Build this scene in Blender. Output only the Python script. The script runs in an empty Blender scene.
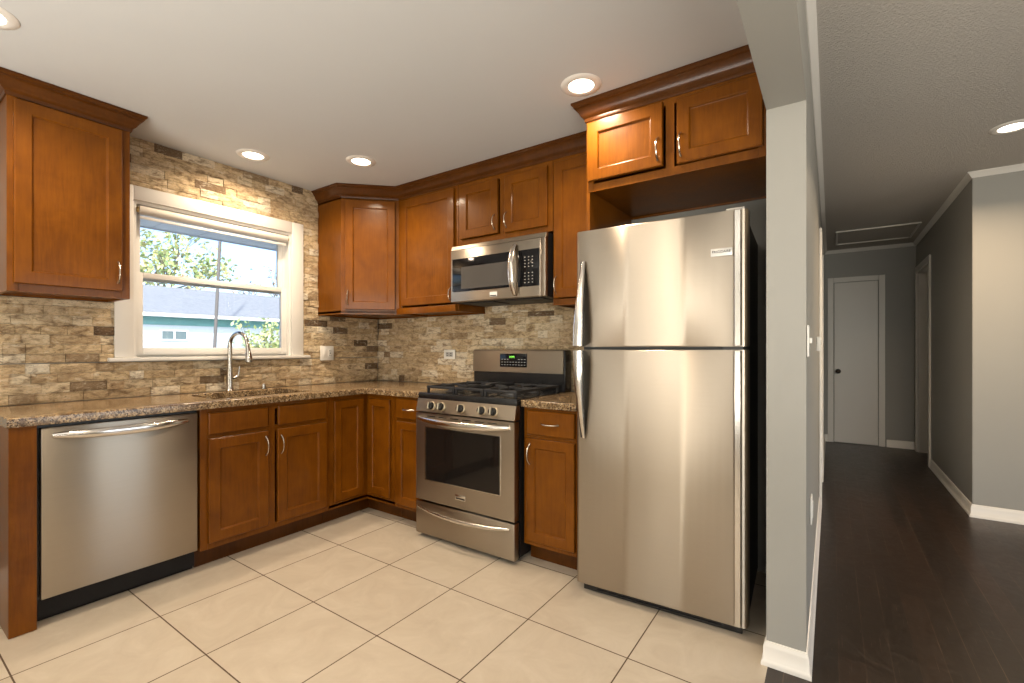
import bpy, bmesh, math, random
from mathutils import Vector, Matrix, noise

# ------------------------------------------------------------------ scene, camera, light
SC = bpy.context.scene
COL = SC.collection
CEIL = 2.43
PI = math.pi

cam_d = bpy.data.cameras.new('camera')
cam = bpy.data.objects.new('camera', cam_d)
COL.objects.link(cam)
cam.location = (3.379, -2.787, 1.188)
cam.rotation_euler = (PI/2, 0, math.radians(34.612))
cam_d.sensor_width = 36.0
cam_d.lens = 464.109/1024*36.0
cam_d.shift_x = (512-510.792)/1024
cam_d.shift_y = (348.426-341.5)/1024
cam_d.clip_start = 0.02
cam_d.clip_end = 200
SC.camera = cam

SC.view_settings.view_transform = 'Standard'
SC.view_settings.look = 'None'
SC.view_settings.gamma = 1.0
SC.view_settings.use_curve_mapping = False
SC.view_settings.exposure = 0.32
SC.cycles.max_bounces = 10
SC.cycles.diffuse_bounces = 6
SC.cycles.sample_clamp_indirect = 6.0
SC.cycles.use_denoising = True
SC.cycles.caustics_reflective = False
SC.cycles.caustics_refractive = False

world = bpy.data.worlds.new('world')
SC.world = world
world.use_nodes = True
_wn = world.node_tree
_bg = _wn.nodes['Background']
_sky = _wn.nodes.new('ShaderNodeTexSky')
_sky.sky_type = 'NISHITA'
_sky.sun_disc = False
_sky.sun_elevation = math.radians(38)
_sky.sun_rotation = math.radians(120)
_sky.air_density = 0.7
_sky.dust_density = 2.0
_wn.links.new(_sky.outputs[0], _bg.inputs[0])
_bg.inputs[1].default_value = 0.40

def sun_light():
    d = bpy.data.lights.new('sun', 'SUN'); d.energy = 3.0; d.angle = 0.02; d.color = (1, .95, .88)
    o = bpy.data.objects.new('sun', d); COL.objects.link(o)
    o.rotation_euler = Vector((-.75, .45, -.75)).to_track_quat('-Z', 'Y').to_euler()
sun_light()

def area_light(name, loc, direction, sx, sy, energy, color):
    d = bpy.data.lights.new(name, 'AREA'); d.shape = 'RECTANGLE'; d.size = sx; d.size_y = sy
    d.energy = energy; d.color = color
    o = bpy.data.objects.new(name, d); COL.objects.link(o)
    o.location = loc
    o.rotation_euler = Vector(direction).to_track_quat('-Z', 'Y').to_euler()
    return o
# added lamps in unseen window openings, for fill and reflections on the steel
area_light('streak_fill', (2.05, -5.64, 1.2), (0, 1, 0), .22, 2.1, 5, (1, .88, .66))  # added for a tall streak reflected in the refrigerator
area_light('living_fill', (5.15, -5.64, 1.3), (0, 1, 0), 2.9, 1.9, 95, (1, .93, .83))  # added frontal fill for the cabinets, out of view
area_light('side_reflection_fill', (7.14, -.40, 1.3), (-1, 0, 0), 1.9, 1.8, 17, (.95, .96, 1))  # added so the dishwasher front reflects something bright
# added fill panels aimed up at the ceiling, unseen well behind the camera
area_light('bounce_fill', (2.1, -4.60, .60), (0, 0, 1), 2.1, 1.7, 140, (1, .945, .86))
area_light('bounce_fill_living', (5.2, -3.9, .75), (0, 0, 1), 2.4, 2.4, 150, (1, .91, .78))

# ------------------------------------------------------------------ materials
class NT:
    def __init__(self, name):
        self.m = bpy.data.materials.new(name); self.m.use_nodes = True
        self.t = self.m.node_tree; self.n = self.t.nodes; self.l = self.t.links
        self.b = self.n['Principled BSDF']; self.out = self.n['Material Output']
    def node(self, typ, ins=None, **props):
        nd = self.n.new(typ)
        for k, v in props.items(): setattr(nd, k, v)
        for k, v in (ins or {}).items(): self.put(nd, k, v)
        return nd
    def put(self, nd, k, v):
        s = nd.inputs[k]
        if isinstance(v, bpy.types.NodeSocket): self.l.new(v, s)
        elif isinstance(v, bpy.types.Node): self.l.new(v.outputs[0], s)
        else: s.default_value = v
    def math(self, op, a, b=0.0, c=0.0):
        nd = self.node('ShaderNodeMath', operation=op)
        self.put(nd, 0, a); self.put(nd, 1, b); self.put(nd, 2, c)
        return nd.outputs[0]
    def coords(self, scale=(1, 1, 1), rand=False, kind='Object'):
        tc = self.node('ShaderNodeTexCoord')
        src = tc.outputs[kind]
        if rand:
            oi = self.node('ShaderNodeObjectInfo')
            ml = self.math('MULTIPLY', oi.outputs['Random'], 37.0)
            add = self.node('ShaderNodeVectorMath', operation='ADD'); self.l.new(src, add.inputs[0])
            cx = self.node('ShaderNodeCombineXYZ', {0: ml, 1: ml, 2: ml}); self.l.new(cx.outputs[0], add.inputs[1])
            src = add.outputs[0]
        mp = self.node('ShaderNodeMapping'); self.l.new(src, mp.inputs[0]); mp.inputs['Scale'].default_value = scale
        return mp.outputs[0]
    def noise(self, vec, scale, detail=4, rough=.55, dist=0.0):
        return self.node('ShaderNodeTexNoise', {'Vector': vec, 'Scale': scale, 'Detail': detail, 'Roughness': rough, 'Distortion': dist}).outputs[0]
    def ramp(self, fac, stops):
        r = self.node('ShaderNodeValToRGB'); self.l.new(fac, r.inputs[0])
        e = r.color_ramp.elements
        while len(e) < len(stops): e.new(.5)
        for el, (p, c) in zip(e, stops):
            el.position = p; el.color = (*c, 1) if len(c) == 3 else c
        return r.outputs[0]
    def mix(self, fac, a, b, blend='MIX'):
        nd = self.node('ShaderNodeMix', data_type='RGBA', blend_type=blend)
        for k, v in ((0, fac), (6, a), (7, b)):
            if isinstance(v, tuple) and len(v) == 3: v = (*v, 1)
            self.put(nd, k, v)
        return nd.outputs[2]
    def bump(self, h, strength=.2, dist=.002):
        bp = self.node('ShaderNodeBump', {'Height': h, 'Strength': strength, 'Distance': dist})
        self.l.new(bp.outputs[0], self.b.inputs['Normal'])
    def set(self, **kw):
        al = {'color': 'Base Color', 'rough': 'Roughness', 'metal': 'Metallic', 'coat': 'Coat Weight', 'coat_rough': 'Coat Roughness',
              'spec': 'Specular IOR Level', 'emit': 'Emission Color', 'emit_s': 'Emission Strength', 'aniso': 'Anisotropic', 'aniso_rot': 'Anisotropic Rotation'}
        for k, v in kw.items():
            if isinstance(v, tuple) and len(v) == 3: v = (*v, 1)
            self.put(self.b, al[k], v)
        return self

def srgb(r, g, b):
    f = lambda c: (c/255/12.92 if c/255 <= .04045 else ((c/255+.055)/1.055)**2.4)
    return (f(r), f(g), f(b))

def m_plain(name, color, rough=.5, metal=0.0, **kw):
    return NT(name).set(color=color, rough=rough, metal=metal, **kw).m

def m_paint(name, color, rough=.55, bump=.06, var=.03):
    t = NT(name); v = t.coords()
    n = t.noise(v, 3.0, 3)
    c2 = tuple(max(0, c*(1-var*2)) for c in color)
    t.set(color=t.mix(n, color, c2), rough=rough)
    t.bump(t.noise(v, 160, 2), bump, .002)
    return t.m

def m_wood(name, dark, light, rough=.34):
    t = NT(name)
    v = t.coords((1, 1, 1), rand=True); vg = t.coords((14, 14, 1.1), rand=True)
    grain = t.noise(vg, 6.0, 6, .6, .4)
    blot = t.noise(v, 7.0, 3, .5, .6)
    f = t.math('ADD', t.math('MULTIPLY', grain, .45), t.math('MULTIPLY', blot, .55))
    c = t.ramp(f, [(.30, dark), (.72, light)])
    fine = t.noise(t.coords((60, 60, 4), rand=True), 9, 2)
    c = t.mix(t.math('MULTIPLY', fine, .18), c, tuple(x*.45 for x in dark))
    t.set(color=c, rough=t.math('ADD', rough-.04, t.math('MULTIPLY', blot, .1)), coat=.20, coat_rough=.12, spec=.15)
    t.bump(grain, .05, .001)
    return t.m

WOOD = m_wood('maple_stain', (.108, .031, .0011), (.215, .068, .0026))
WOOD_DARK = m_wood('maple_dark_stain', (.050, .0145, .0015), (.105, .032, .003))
WOOD_RAW = m_plain('cabinet_interior', (.05, .025, .012), .6)

def m_granite():
    t = NT('granite'); v = t.coords()
    a = t.noise(v, 60, 6, .75, .8)
    b = t.noise(v, 150, 3, .6)
    vo = t.node('ShaderNodeTexVoronoi', {'Vector': v, 'Scale': 230}).outputs['Color']
    sep = t.node('ShaderNodeSeparateColor', {0: vo}).outputs[0]
    base = t.ramp(a, [(.34, (.022, .012, .006)), (.43, (.15, .085, .037)), (.52, (.36, .24, .12)), (.64, (.52, .39, .23)), (.8, (.26, .15, .07))])
    c = t.mix(t.ramp(sep, [(.0, (0, 0, 0)), (.66, (0, 0, 0)), (.72, (1, 1, 1))]), base, (.03, .018, .012))
    c = t.mix(t.ramp(b, [(.60, (0, 0, 0)), (.68, (1, 1, 1))]), c, (.62, .52, .38))
    big = t.noise(v, 17, 4, .6, 1.0)
    c = t.mix(t.ramp(big, [(.46, (0, 0, 0)), (.62, (.75, .75, .75))]), c, (.085, .048, .022))
    t.set(color=c, rough=.16, spec=.5)
    return t.m
GRANITE = m_granite()

def m_granite_edge():
    m = GRANITE.copy(); m.name = 'granite_chiselled'
    m.node_tree.nodes['Principled BSDF'].inputs['Roughness'].default_value = .5
    return m

def m_stone():
    t = NT('split_face_travertine'); v = t.coords()
    isl = t.node('ShaderNodeNewGeometry').outputs['Random Per Island']
    base = t.ramp(isl, [(.0, (.085, .050, .025)), (.05, (.20, .135, .08)), (.07, (.52, .38, .22)), (.35, (.68, .52, .31)), (.6, (.56, .41, .245)), (.8, (.76, .62, .41)), (1, (.82, .73, .57))])
    st = t.node('ShaderNodeMapping', {'Vector': v}); st.inputs['Scale'].default_value = (1, 1, 2.6)
    n1 = t.noise(st.outputs[0], 15, 6, .65, .7)
    n2 = t.noise(st.outputs[0], 75, 6, .75, .4)
    c = t.mix(t.ramp(n1, [(.47, (0, 0, 0)), (.66, (.9, .9, .9))]), base, (.21, .13, .066))
    c = t.mix(t.ramp(n1, [(.30, (.8, .8, .8)), (.44, (0, 0, 0))]), c, (.78, .68, .52))
    c = t.mix(t.ramp(n2, [(.55, (0, 0, 0)), (.68, (.9, .9, .9))]), c, (.10, .06, .030))
    c = t.mix(t.ramp(n2, [(.30, (.7, .7, .7)), (.44, (0, 0, 0))]), c, (.80, .70, .54))
    t.set(color=c, rough=.8, spec=.3)
    h = t.math('ADD', t.math('MULTIPLY', n1, .5), n2)
    t.bump(h, 1.0, .009)
    return t.m
STONE = m_stone()

def grid_mask(t, coord, origin, pitch, half):
    """1 inside the joint lines of a regular grid along one coordinate"""
    u = t.math('FRACT', t.math('DIVIDE', t.math('SUBTRACT', coord, origin), pitch))
    d = t.math('MULTIPLY', t.math('MINIMUM', u, t.math('SUBTRACT', 1.0, u)), pitch)
    return t.math('LESS_THAN', d, half)

def m_tile():
    t = NT('porcelain_tile'); v = t.coords()
    s = t.node('ShaderNodeSeparateXYZ', {0: v})
    gx = grid_mask(t, s.outputs[0], .931, .4513, .0026)
    gy = grid_mask(t, s.outputs[1], -1.068, .4545, .0026)
    g = t.math('MAXIMUM', gx, gy)
    ix = t.math('FLOOR', t.math('DIVIDE', t.math('SUBTRACT', s.outputs[0], .931), .4513))
    iy = t.math('FLOOR', t.math('DIVIDE', t.math('SUBTRACT', s.outputs[1], -1.068), .4545))
    wn = t.node('ShaderNodeTexWhiteNoise', {0: t.node('ShaderNodeCombineXYZ', {0: ix, 1: iy}).outputs[0]}).outputs[0]
    off = t.node('ShaderNodeVectorMath', operation='ADD'); t.l.new(v, off.inputs[0])
    t.l.new(t.node('ShaderNodeCombineXYZ', {0: t.math('MULTIPLY', wn, 20), 1: 0.0, 2: t.math('MULTIPLY', wn, 9)}).outputs[0], off.inputs[1])
    n = t.noise(off.outputs[0], 5, 6, .65, 1.2)
    n2 = t.noise(off.outputs[0], 24, 5, .6, .4)
    c = t.ramp(n, [(.3, (.45, .38, .295)), (.55, (.505, .435, .343)), (.75, (.555, .485, .392))])
    c = t.mix(t.ramp(n2, [(.5, (0, 0, 0)), (.8, (.25, .25, .25))]), c, (.50, .42, .32))
    c = t.mix(t.math('MULTIPLY', wn, .12), c, (.52, .45, .36))
    c = t.mix(g, c, (.085, .050, .026))
    t.set(color=c, rough=t.math('ADD', .30, t.math('MULTIPLY', g, .5)))
    t.bump(t.math('SUBTRACT', 1.0, g), .5, .002)
    return t.m
TILE = m_tile()

def m_plank():
    t = NT('dark_oak_planks'); v = t.coords()
    s = t.node('ShaderNodeSeparateXYZ', {0: v})
    P = .083
    ix = t.math('FLOOR', t.math('DIVIDE', s.outputs[0], P))
    r = t.node('ShaderNodeTexWhiteNoise', {'W': ix}, noise_dimensions='1D').outputs[0]
    yy = t.math('ADD', s.outputs[1], t.math('MULTIPLY', r, 3.0))
    iy = t.math('FLOOR', t.math('DIVIDE', yy, .95))
    wn = t.node('ShaderNodeTexWhiteNoise', {0: t.node('ShaderNodeCombineXYZ', {0: ix, 1: iy}).outputs[0]}).outputs[0]
    gx = grid_mask(t, s.outputs[0], 0.0, P, .0015)
    gy = grid_mask(t, yy, 0.0, .95, .0010)
    g = t.math('MAXIMUM', gx, gy)
    mp = t.node('ShaderNodeMapping', {'Vector': v}); mp.inputs['Scale'].default_value = (22, 1.6, 1)
    off = t.node('ShaderNodeVectorMath', operation='ADD'); t.l.new(mp.outputs[0], off.inputs[0])
    t.l.new(t.node('ShaderNodeCombineXYZ', {0: t.math('MULTIPLY', wn, 50), 1: t.math('MULTIPLY', wn, 31), 2: 0.0}).outputs[0], off.inputs[1])
    n = t.noise(off.outputs[0], 4, 6, .65, .5)
    c = t.ramp(t.math('ADD', t.math('MULTIPLY', wn, .5), t.math('MULTIPLY', n, .5)), [(.2, (.0115, .0062, .0036)), (.55, (.0175, .0092, .0052)), (.85, (.028, .0135, .0072))])
    # scuffs and fine scratches in the finish
    w = t.noise(v, 9, 5, .7, 2.5)
    c = t.mix(t.ramp(w, [(.56, (0, 0, 0)), (.75, (.35, .35, .35))]), c, (.06, .038, .026))
    sc = t.node('ShaderNodeMapping', {'Vector': v}); sc.inputs['Scale'].default_value = (90, 2.2, 1); sc.inputs['Rotation'].default_value = (0, 0, .35)
    s1 = t.noise(sc.outputs[0], 3, 3, .6, .6)
    c = t.mix(t.ramp(s1, [(.66, (0, 0, 0)), (.72, (.6, .6, .6))]), c, (.16, .10, .065))
    c = t.mix(t.math('MULTIPLY', g, t.ramp(t.noise(t.coords((5, .9, 1)), 1.6, 4, .7), [(.42, (.08, .08, .08)), (.68, (.85, .85, .85))])), c, (.115, .070, .042))
    t.set(color=c, rough=t.math('ADD', .22, t.math('MULTIPLY', w, .26)))
    t.bump(n, .08, .001)
    return t.m
PLANK = m_plank()

def m_steel(name='brushed_steel', color=(.395, .345, .285), rough=.32, aniso=.9):
    t = NT(name); v = t.coords((1.2, 1.2, 160))
    n = t.noise(v, 5, 3, .6)
    tg = t.node('ShaderNodeCombineXYZ', {0: 0.0, 1: 0.0, 2: 1.0})     # grain runs level, so highlights spread up and down
    t.l.new(tg.outputs[0], t.b.inputs['Tangent'])
    c = t.mix(n, tuple(x*.93 for x in color), tuple(min(1, x*1.05) for x in color))
    t.set(color=c, metal=1.0, rough=t.math('ADD', rough-.05, t.math('MULTIPLY', n, .1)), aniso=aniso)
    return t.m
STEEL = m_steel()
STEEL_TRIM = m_steel('polished_steel', (.70, .67, .63), .18, .3)
NICKEL = m_plain('satin_nickel', (.60, .53, .44), .24, 1.0)
CHROME = m_plain('spot_resist_steel', (.55, .52, .48), .2, 1.0)
BLACK_GLOSS = m_plain('black_glass', (.006, .006, .007), .08, spec=.3)
BLACK = m_plain('black_enamel', (.010, .010, .011), .25)
BLACK_SAT = m_plain('black_textured_steel', (.010, .009, .009), .42, spec=.22)
IRON = m_plain('cast_iron', (.016, .016, .017), .48)
PLASTIC_DARK = m_plain('dark_plastic', (.02, .02, .021), .5)
WHITE_TRIM = m_paint('white_trim_paint', (.74, .71, .66), .35, .02, .02)
VINYL = m_plain('white_vinyl', (.78, .76, .72), .35)
PLATE = m_plain('white_plastic', (.80, .78, .73), .35)
CEILING = m_paint('ceiling_paint', (.54, .545, .54), .8, .05, .02)
def m_popcorn():
    t = NT('textured_ceiling_paint'); v = t.coords()
    n = t.noise(v, 95, 3, .7)
    t.set(color=t.mix(n, (.44, .41, .37), (.54, .505, .46)), rough=.9)
    t.bump(n, .8, .008)
    return t.m
POPCORN = m_popcorn()
WALL_GREY = m_paint('grey_wall_paint', (.32, .312, .285), .5, .05, .02)
WALL_LIVING = m_paint('greige_wall_paint', (.32, .312, .285), .5, .05, .02)
LAMP_GLOW = m_plain('lamp_diffuser', (1, 1, 1), .5, emit=(1, .90, .74), emit_s=6.0)
GREEN_GLOW = m_plain('clock_digits', (.1, .5, .05), .5, emit=(.35, 1, .12), emit_s=1.6)
BUTTON = m_plain('button_print', (.45, .45, .44), .5)

def m_glass():
    t = NT('window_glass')
    tr = t.node('ShaderNodeBsdfTransparent'); tr.inputs[0].default_value = (.96, .98, .98, 1)
    gl = t.node('ShaderNodeBsdfGlossy'); gl.inputs['Roughness'].default_value = .02
    fr = t.node('ShaderNodeFresnel'); fr.inputs[0].default_value = 1.45
    mx = t.node('ShaderNodeMixShader', {0: fr.outputs[0]})
    t.l.new(tr.outputs[0], mx.inputs[1]); t.l.new(gl.outputs[0], mx.inputs[2])
    t.l.new(mx.outputs[0], t.out.inputs[0])
    return t.m
GLASS = m_glass()
def m_oven_glass():
    return m_plain('oven_window_glass', (.010, .008, .007), .06, spec=.3)
OVEN_GLASS = m_oven_glass()
MICRO_SCREEN = m_plain('microwave_window_mesh', (.075, .07, .064), .22)

# ------------------------------------------------------------------ mesh helpers
class MB:
    def __init__(self): self.bm = bmesh.new()
    def _add(self, tb, mat=None):
        if mat is not None: tb.transform(mat)
        me = bpy.data.meshes.new('tmp'); tb.to_mesh(me); tb.free()
        self.bm.from_mesh(me); bpy.data.meshes.remove(me)
    def box(self, x0, x1, y0, y1, z0, z1, bev=0.0, seg=2, mat=None):
        tb = bmesh.new()
        bmesh.ops.create_cube(tb, size=1)
        tb.transform(Matrix.Translation(((x0+x1)/2, (y0+y1)/2, (z0+z1)/2)) @ Matrix.Diagonal((abs(x1-x0), abs(y1-y0), abs(z1-z0), 1)))
        if bev: bmesh.ops.bevel(tb, geom=tb.edges[:], offset=bev, segments=seg, affect='EDGES', profile=.5)
        self._add(tb, mat); return self
    def prism(self, poly, a0, a1, axis='z', bev=0.0, mat=None):
        """poly in the two other axes (x,y for z; x,z for y; y,z for x)"""
        tb = bmesh.new()
        def P(u, v, a): return (u, v, a) if axis == 'z' else ((u, a, v) if axis == 'y' else (a, u, v))
        b = [tb.verts.new(P(u, v, a0)) for u, v in poly]; t = [tb.verts.new(P(u, v, a1)) for u, v in poly]
        n = len(poly)
        tb.faces.new(b); tb.faces.new(t)
        for i in range(n): tb.faces.new((b[i], b[(i+1) % n], t[(i+1) % n], t[i]))
        bmesh.ops.recalc_face_normals(tb, faces=tb.faces[:])
        if bev: bmesh.ops.bevel(tb, geom=tb.edges[:], offset=bev, segments=2, affect='EDGES')
        self._add(tb, mat); return self
    def rings(self, rings, cap=True, closed=False, mat=None):
        """loft closed rings of equal vertex counts"""
        tb = bmesh.new()
        R = [[tb.verts.new(p) for p in r] for r in rings]
        n = len(R[0]); m = len(R)
        for i in range(m if closed else m-1):
            a, b = R[i], R[(i+1) % m]
            for j in range(n): tb.faces.new((a[j], a[(j+1) % n], b[(j+1) % n], b[j]))
        if cap and not closed:
            tb.faces.new(R[0]); tb.faces.new(R[-1])
        bmesh.ops.recalc_face_normals(tb, faces=tb.faces[:])
        self._add(tb, mat); return self
    def tube(self, pts, r, seg=10, closed=False, mat=None):
        pts = [Vector(p) for p in pts]; n = len(pts)
        rr = r if isinstance(r, (list, tuple)) else [r]*n
        rings = []; up = None
        for i in range(n):
            if closed: d = (pts[(i+1) % n]-pts[i-1]).normalized()
            else: d = (pts[min(i+1, n-1)]-pts[max(i-1, 0)]).normalized()
            if up is None:
                up = Vector((0, 0, 1)) if abs(d.z) < .9 else Vector((1, 0, 0))
            s = d.cross(up).normalized(); up = s.cross(d).normalized()
            rings.append([pts[i]+(s*math.cos(2*PI*k/seg)+up*math.sin(2*PI*k/seg))*rr[i] for k in range(seg)])
        return self.rings(rings, closed=closed, mat=mat)
    def lathe(self, prof, c=(0, 0, 0), seg=28, axis='z', cap=True, mat=None):
        rings = []
        for r, h in prof:
            ring = []
            for k in range(seg):
                a = 2*PI*k/seg; u, v = r*math.cos(a), r*math.sin(a)
                p = (u, v, h) if axis == 'z' else ((u, h, v) if axis == 'y' else (h, u, v))
                ring.append((p[0]+c[0], p[1]+c[1], p[2]+c[2]))
            rings.append(ring)
        return self.rings(rings, cap=cap, mat=mat)
    def sweep(self, path, prof, closed=False, side=1):
        """moulding: path of (x,y) points; prof of (offset outwards, z). side=+1: outwards is right of travel"""
        n = len(path); P = [Vector(p) for p in path]
        rings = []
        for i in range(n):
            def nrm(a, b):
                d = (b-a).normalized(); return Vector((d.y, -d.x))*side
            if i == 0 and not closed: m = nrm(P[0], P[1])
            elif i == n-1 and not closed: m = nrm(P[-2], P[-1])
            else:
                n1 = nrm(P[i-1], P[i]); n2 = nrm(P[i], P[(i+1) % n])
                m = (n1+n2); m = m/(m.dot(n1)) if m.length > 1e-6 else n1
            rings.append([(P[i].x+m.x*o, P[i].y+m.y*o, z) for o, z in prof])
        return self.rings(rings, closed=closed)
    def obj(self, name, mat, parent=None, smooth=True, label=None):
        me = bpy.data.meshes.new(name)
        self.bm.to_mesh(me); self.bm.free()
        o = bpy.data.objects.new(name, me); COL.objects.link(o)
        me.materials.append(mat)
        if smooth:
            for p in me.polygons: p.use_smooth = True
            try: me.set_sharp_from_angle(angle=math.radians(38))
            except Exception: pass
        if parent is not None: o.parent = parent
        if label: o['label'] = label
        return o

def thing(name, label, cat, loc=(0, 0, 0), rotz=0.0, group=None):
    o = bpy.data.objects.new(name, None); COL.objects.link(o)
    o.location = loc; o.rotation_euler = (0, 0, rotz)
    o.empty_display_size = .1
    return tag(o, label, cat, group)
def tag(o, label, cat, group=None):
    o['label'] = label; o['category'] = cat
    if group: o['group'] = group
    return o
def struct(mb, name, mat, smooth=False):
    o = mb.obj(name, mat, smooth=smooth); o['kind'] = 'structure'; return o
def copy_tree(o, parent=None):
    c = o.copy(); COL.objects.link(c)
    if parent is not None: c.parent = parent
    for ch in list(o.children): copy_tree(ch, c)
    return c
def text_mesh(s, size, depth=.0006, align='CENTER'):
    cu = bpy.data.curves.new('t', 'FONT'); cu.body = s; cu.size = size; cu.extrude = depth; cu.align_x = align; cu.align_y = 'CENTER'
    to = bpy.data.objects.new('t', cu); COL.objects.link(to)
    dg = bpy.context.evaluated_depsgraph_get(); dg.update()
    me = bpy.data.meshes.new_from_object(to.evaluated_get(dg))
    bpy.data.objects.remove(to); bpy.data.curves.remove(cu)
    return me

# ------------------------------------------------------------------ room shell
WX0, WX1 = 3.178, 3.305      # wall between kitchen and hall
WEND = -.80                  # its end (the pillar face)
HY = 4.40; HX = 4.20; LY = 1.76; RX = 7.0; BY = -5.5
ZB = 2.086                    # underside of the beam
W = .12

def holed(mb, a0, a1, z0, z1, t0, t1, holes, axis):
    """wall slab in the plane of (a, z) with rectangular holes; axis 'x': normal along x, a is y"""
    xs = sorted({a0, a1, *[h[0] for h in holes], *[h[1] for h in holes]})
    zs = sorted({z0, z1, *[h[2] for h in holes], *[h[3] for h in holes]})
    for i in range(len(xs)-1):
        for j in range(len(zs)-1):
            ca, cz = (xs[i]+xs[i+1])/2, (zs[j]+zs[j+1])/2
            if any(h[0] < ca < h[1] and h[2] < cz < h[3] for h in holes): continue
            if axis == 'x': mb.box(t0, t1, xs[i], xs[i+1], zs[j], zs[j+1])
            else: mb.box(xs[i], xs[i+1], t0, t1, zs[j], zs[j+1])
    return mb

struct(MB().box(-.12, 3.184, BY-.12, .12, -.1, 0), 'floor_kitchen', TILE)
struct(MB().box(3.184, RX+.12, BY-.12, LY+.12, -.1, 0).box(3.184, 5.2, LY+.12, HY+.12, -.1, 0), 'floor_hall', PLANK)
struct(MB().box(-.12, WX0+.001, BY-.12, .12, CEIL, CEIL+.15), 'ceiling_kitchen', CEILING)
struct(MB().box(WX0+.001, RX+.12, BY-.12, LY+.12, CEIL, CEIL+.15).box(WX0+.001, 5.2, LY+.12, HY+.12, CEIL, CEIL+.15), 'ceiling_hall', POPCORN)

WINY0, WINY1, WINZ0, WINZ1 = -1.805, -.835, 1.135, 2.062
struct(holed(MB(), BY-.12, .12, 0, CEIL, -.12, 0, [(WINY0, WINY1, WINZ0, WINZ1)], 'x'), 'wall_left', WALL_GREY)
struct(MB().box(0, WX0, 0, .12, 0, CEIL), 'wall_kitchen_back', WALL_GREY)
struct(MB().box(WX0, WX1, WEND, HY+.12, 0, CEIL), 'wall_hall_left', WALL_GREY)
struct(MB().box(WX0, WX1, BY, WEND, ZB, CEIL), 'wall_beam', WALL_GREY)
DY0, DY1, DZ = 3.45, 4.25, 2.06      # doorway in the hall's right wall
struct(holed(MB(), LY, HY+.12, 0, CEIL, HX, HX+.12, [(DY0, DY1, 0, DZ)], 'x'), 'wall_hall_right', WALL_GREY)
struct(MB().box(WX1, HX, HY, HY+.12, 0, CEIL), 'wall_hall_end', WALL_GREY)
struct(MB().box(HX+.12, RX+.12, LY, LY+.12, 0, CEIL), 'wall_living_back', WALL_LIVING)
struct(holed(MB(), BY-.12, LY, 0, CEIL, RX, RX+.12, [(-1.35, .55, .40, 2.20)], 'x'), 'wall_living_right', WALL_LIVING)
struct(holed(MB(), 0, RX, 0, CEIL, BY-.12, BY, [(1.94, 2.16, .1, 2.25), (3.7, 6.6, .35, 2.25)], 'y'), 'wall_rear', WALL_GREY)

# baseboards with a cap bead and shoe moulding
BB = [(.0, 0), (.017, 0), (.017, .012), (.013, .020), (.010, .024), (.010, .068), (.008, .075), (.0055, .081), (.004, .087), (0, .089)]
def baseboard(n, path, side=1):
    struct(MB().sweep(path, BB, side=side), n, WHITE_TRIM, smooth=True)
baseboard('baseboard_pillar', [(WX0, -.755), (WX0, WEND), (WX1, WEND), (WX1, 1.33)])
baseboard('baseboard_hall_left', [(WX1, 2.25), (WX1, HY), (3.35, HY)], side=1)
baseboard('baseboard_hall_end', [(3.93, HY), (HX, HY), (HX, 4.335)])
baseboard('baseboard_hall_right', [(HX, 3.37), (HX, LY), (RX, LY)], side=1)
baseboard('baseboard_left', [(0, BY), (0, -2.405)])

# crown mouldings of the hall side
CR = [(0, CEIL-.040), (.004, CEIL-.040), (.007, CEIL-.034), (.012, CEIL-.029), (.018, CEIL-.016), (.026, CEIL-.009), (.030, CEIL-.006), (.030, CEIL), (0, CEIL)]
struct(MB().sweep([(WX1, BY), (WX1, HY), (HX, HY), (HX, LY), (RX, LY)], CR, side=1), 'trim_crown', WHITE_TRIM, smooth=True)

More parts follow.
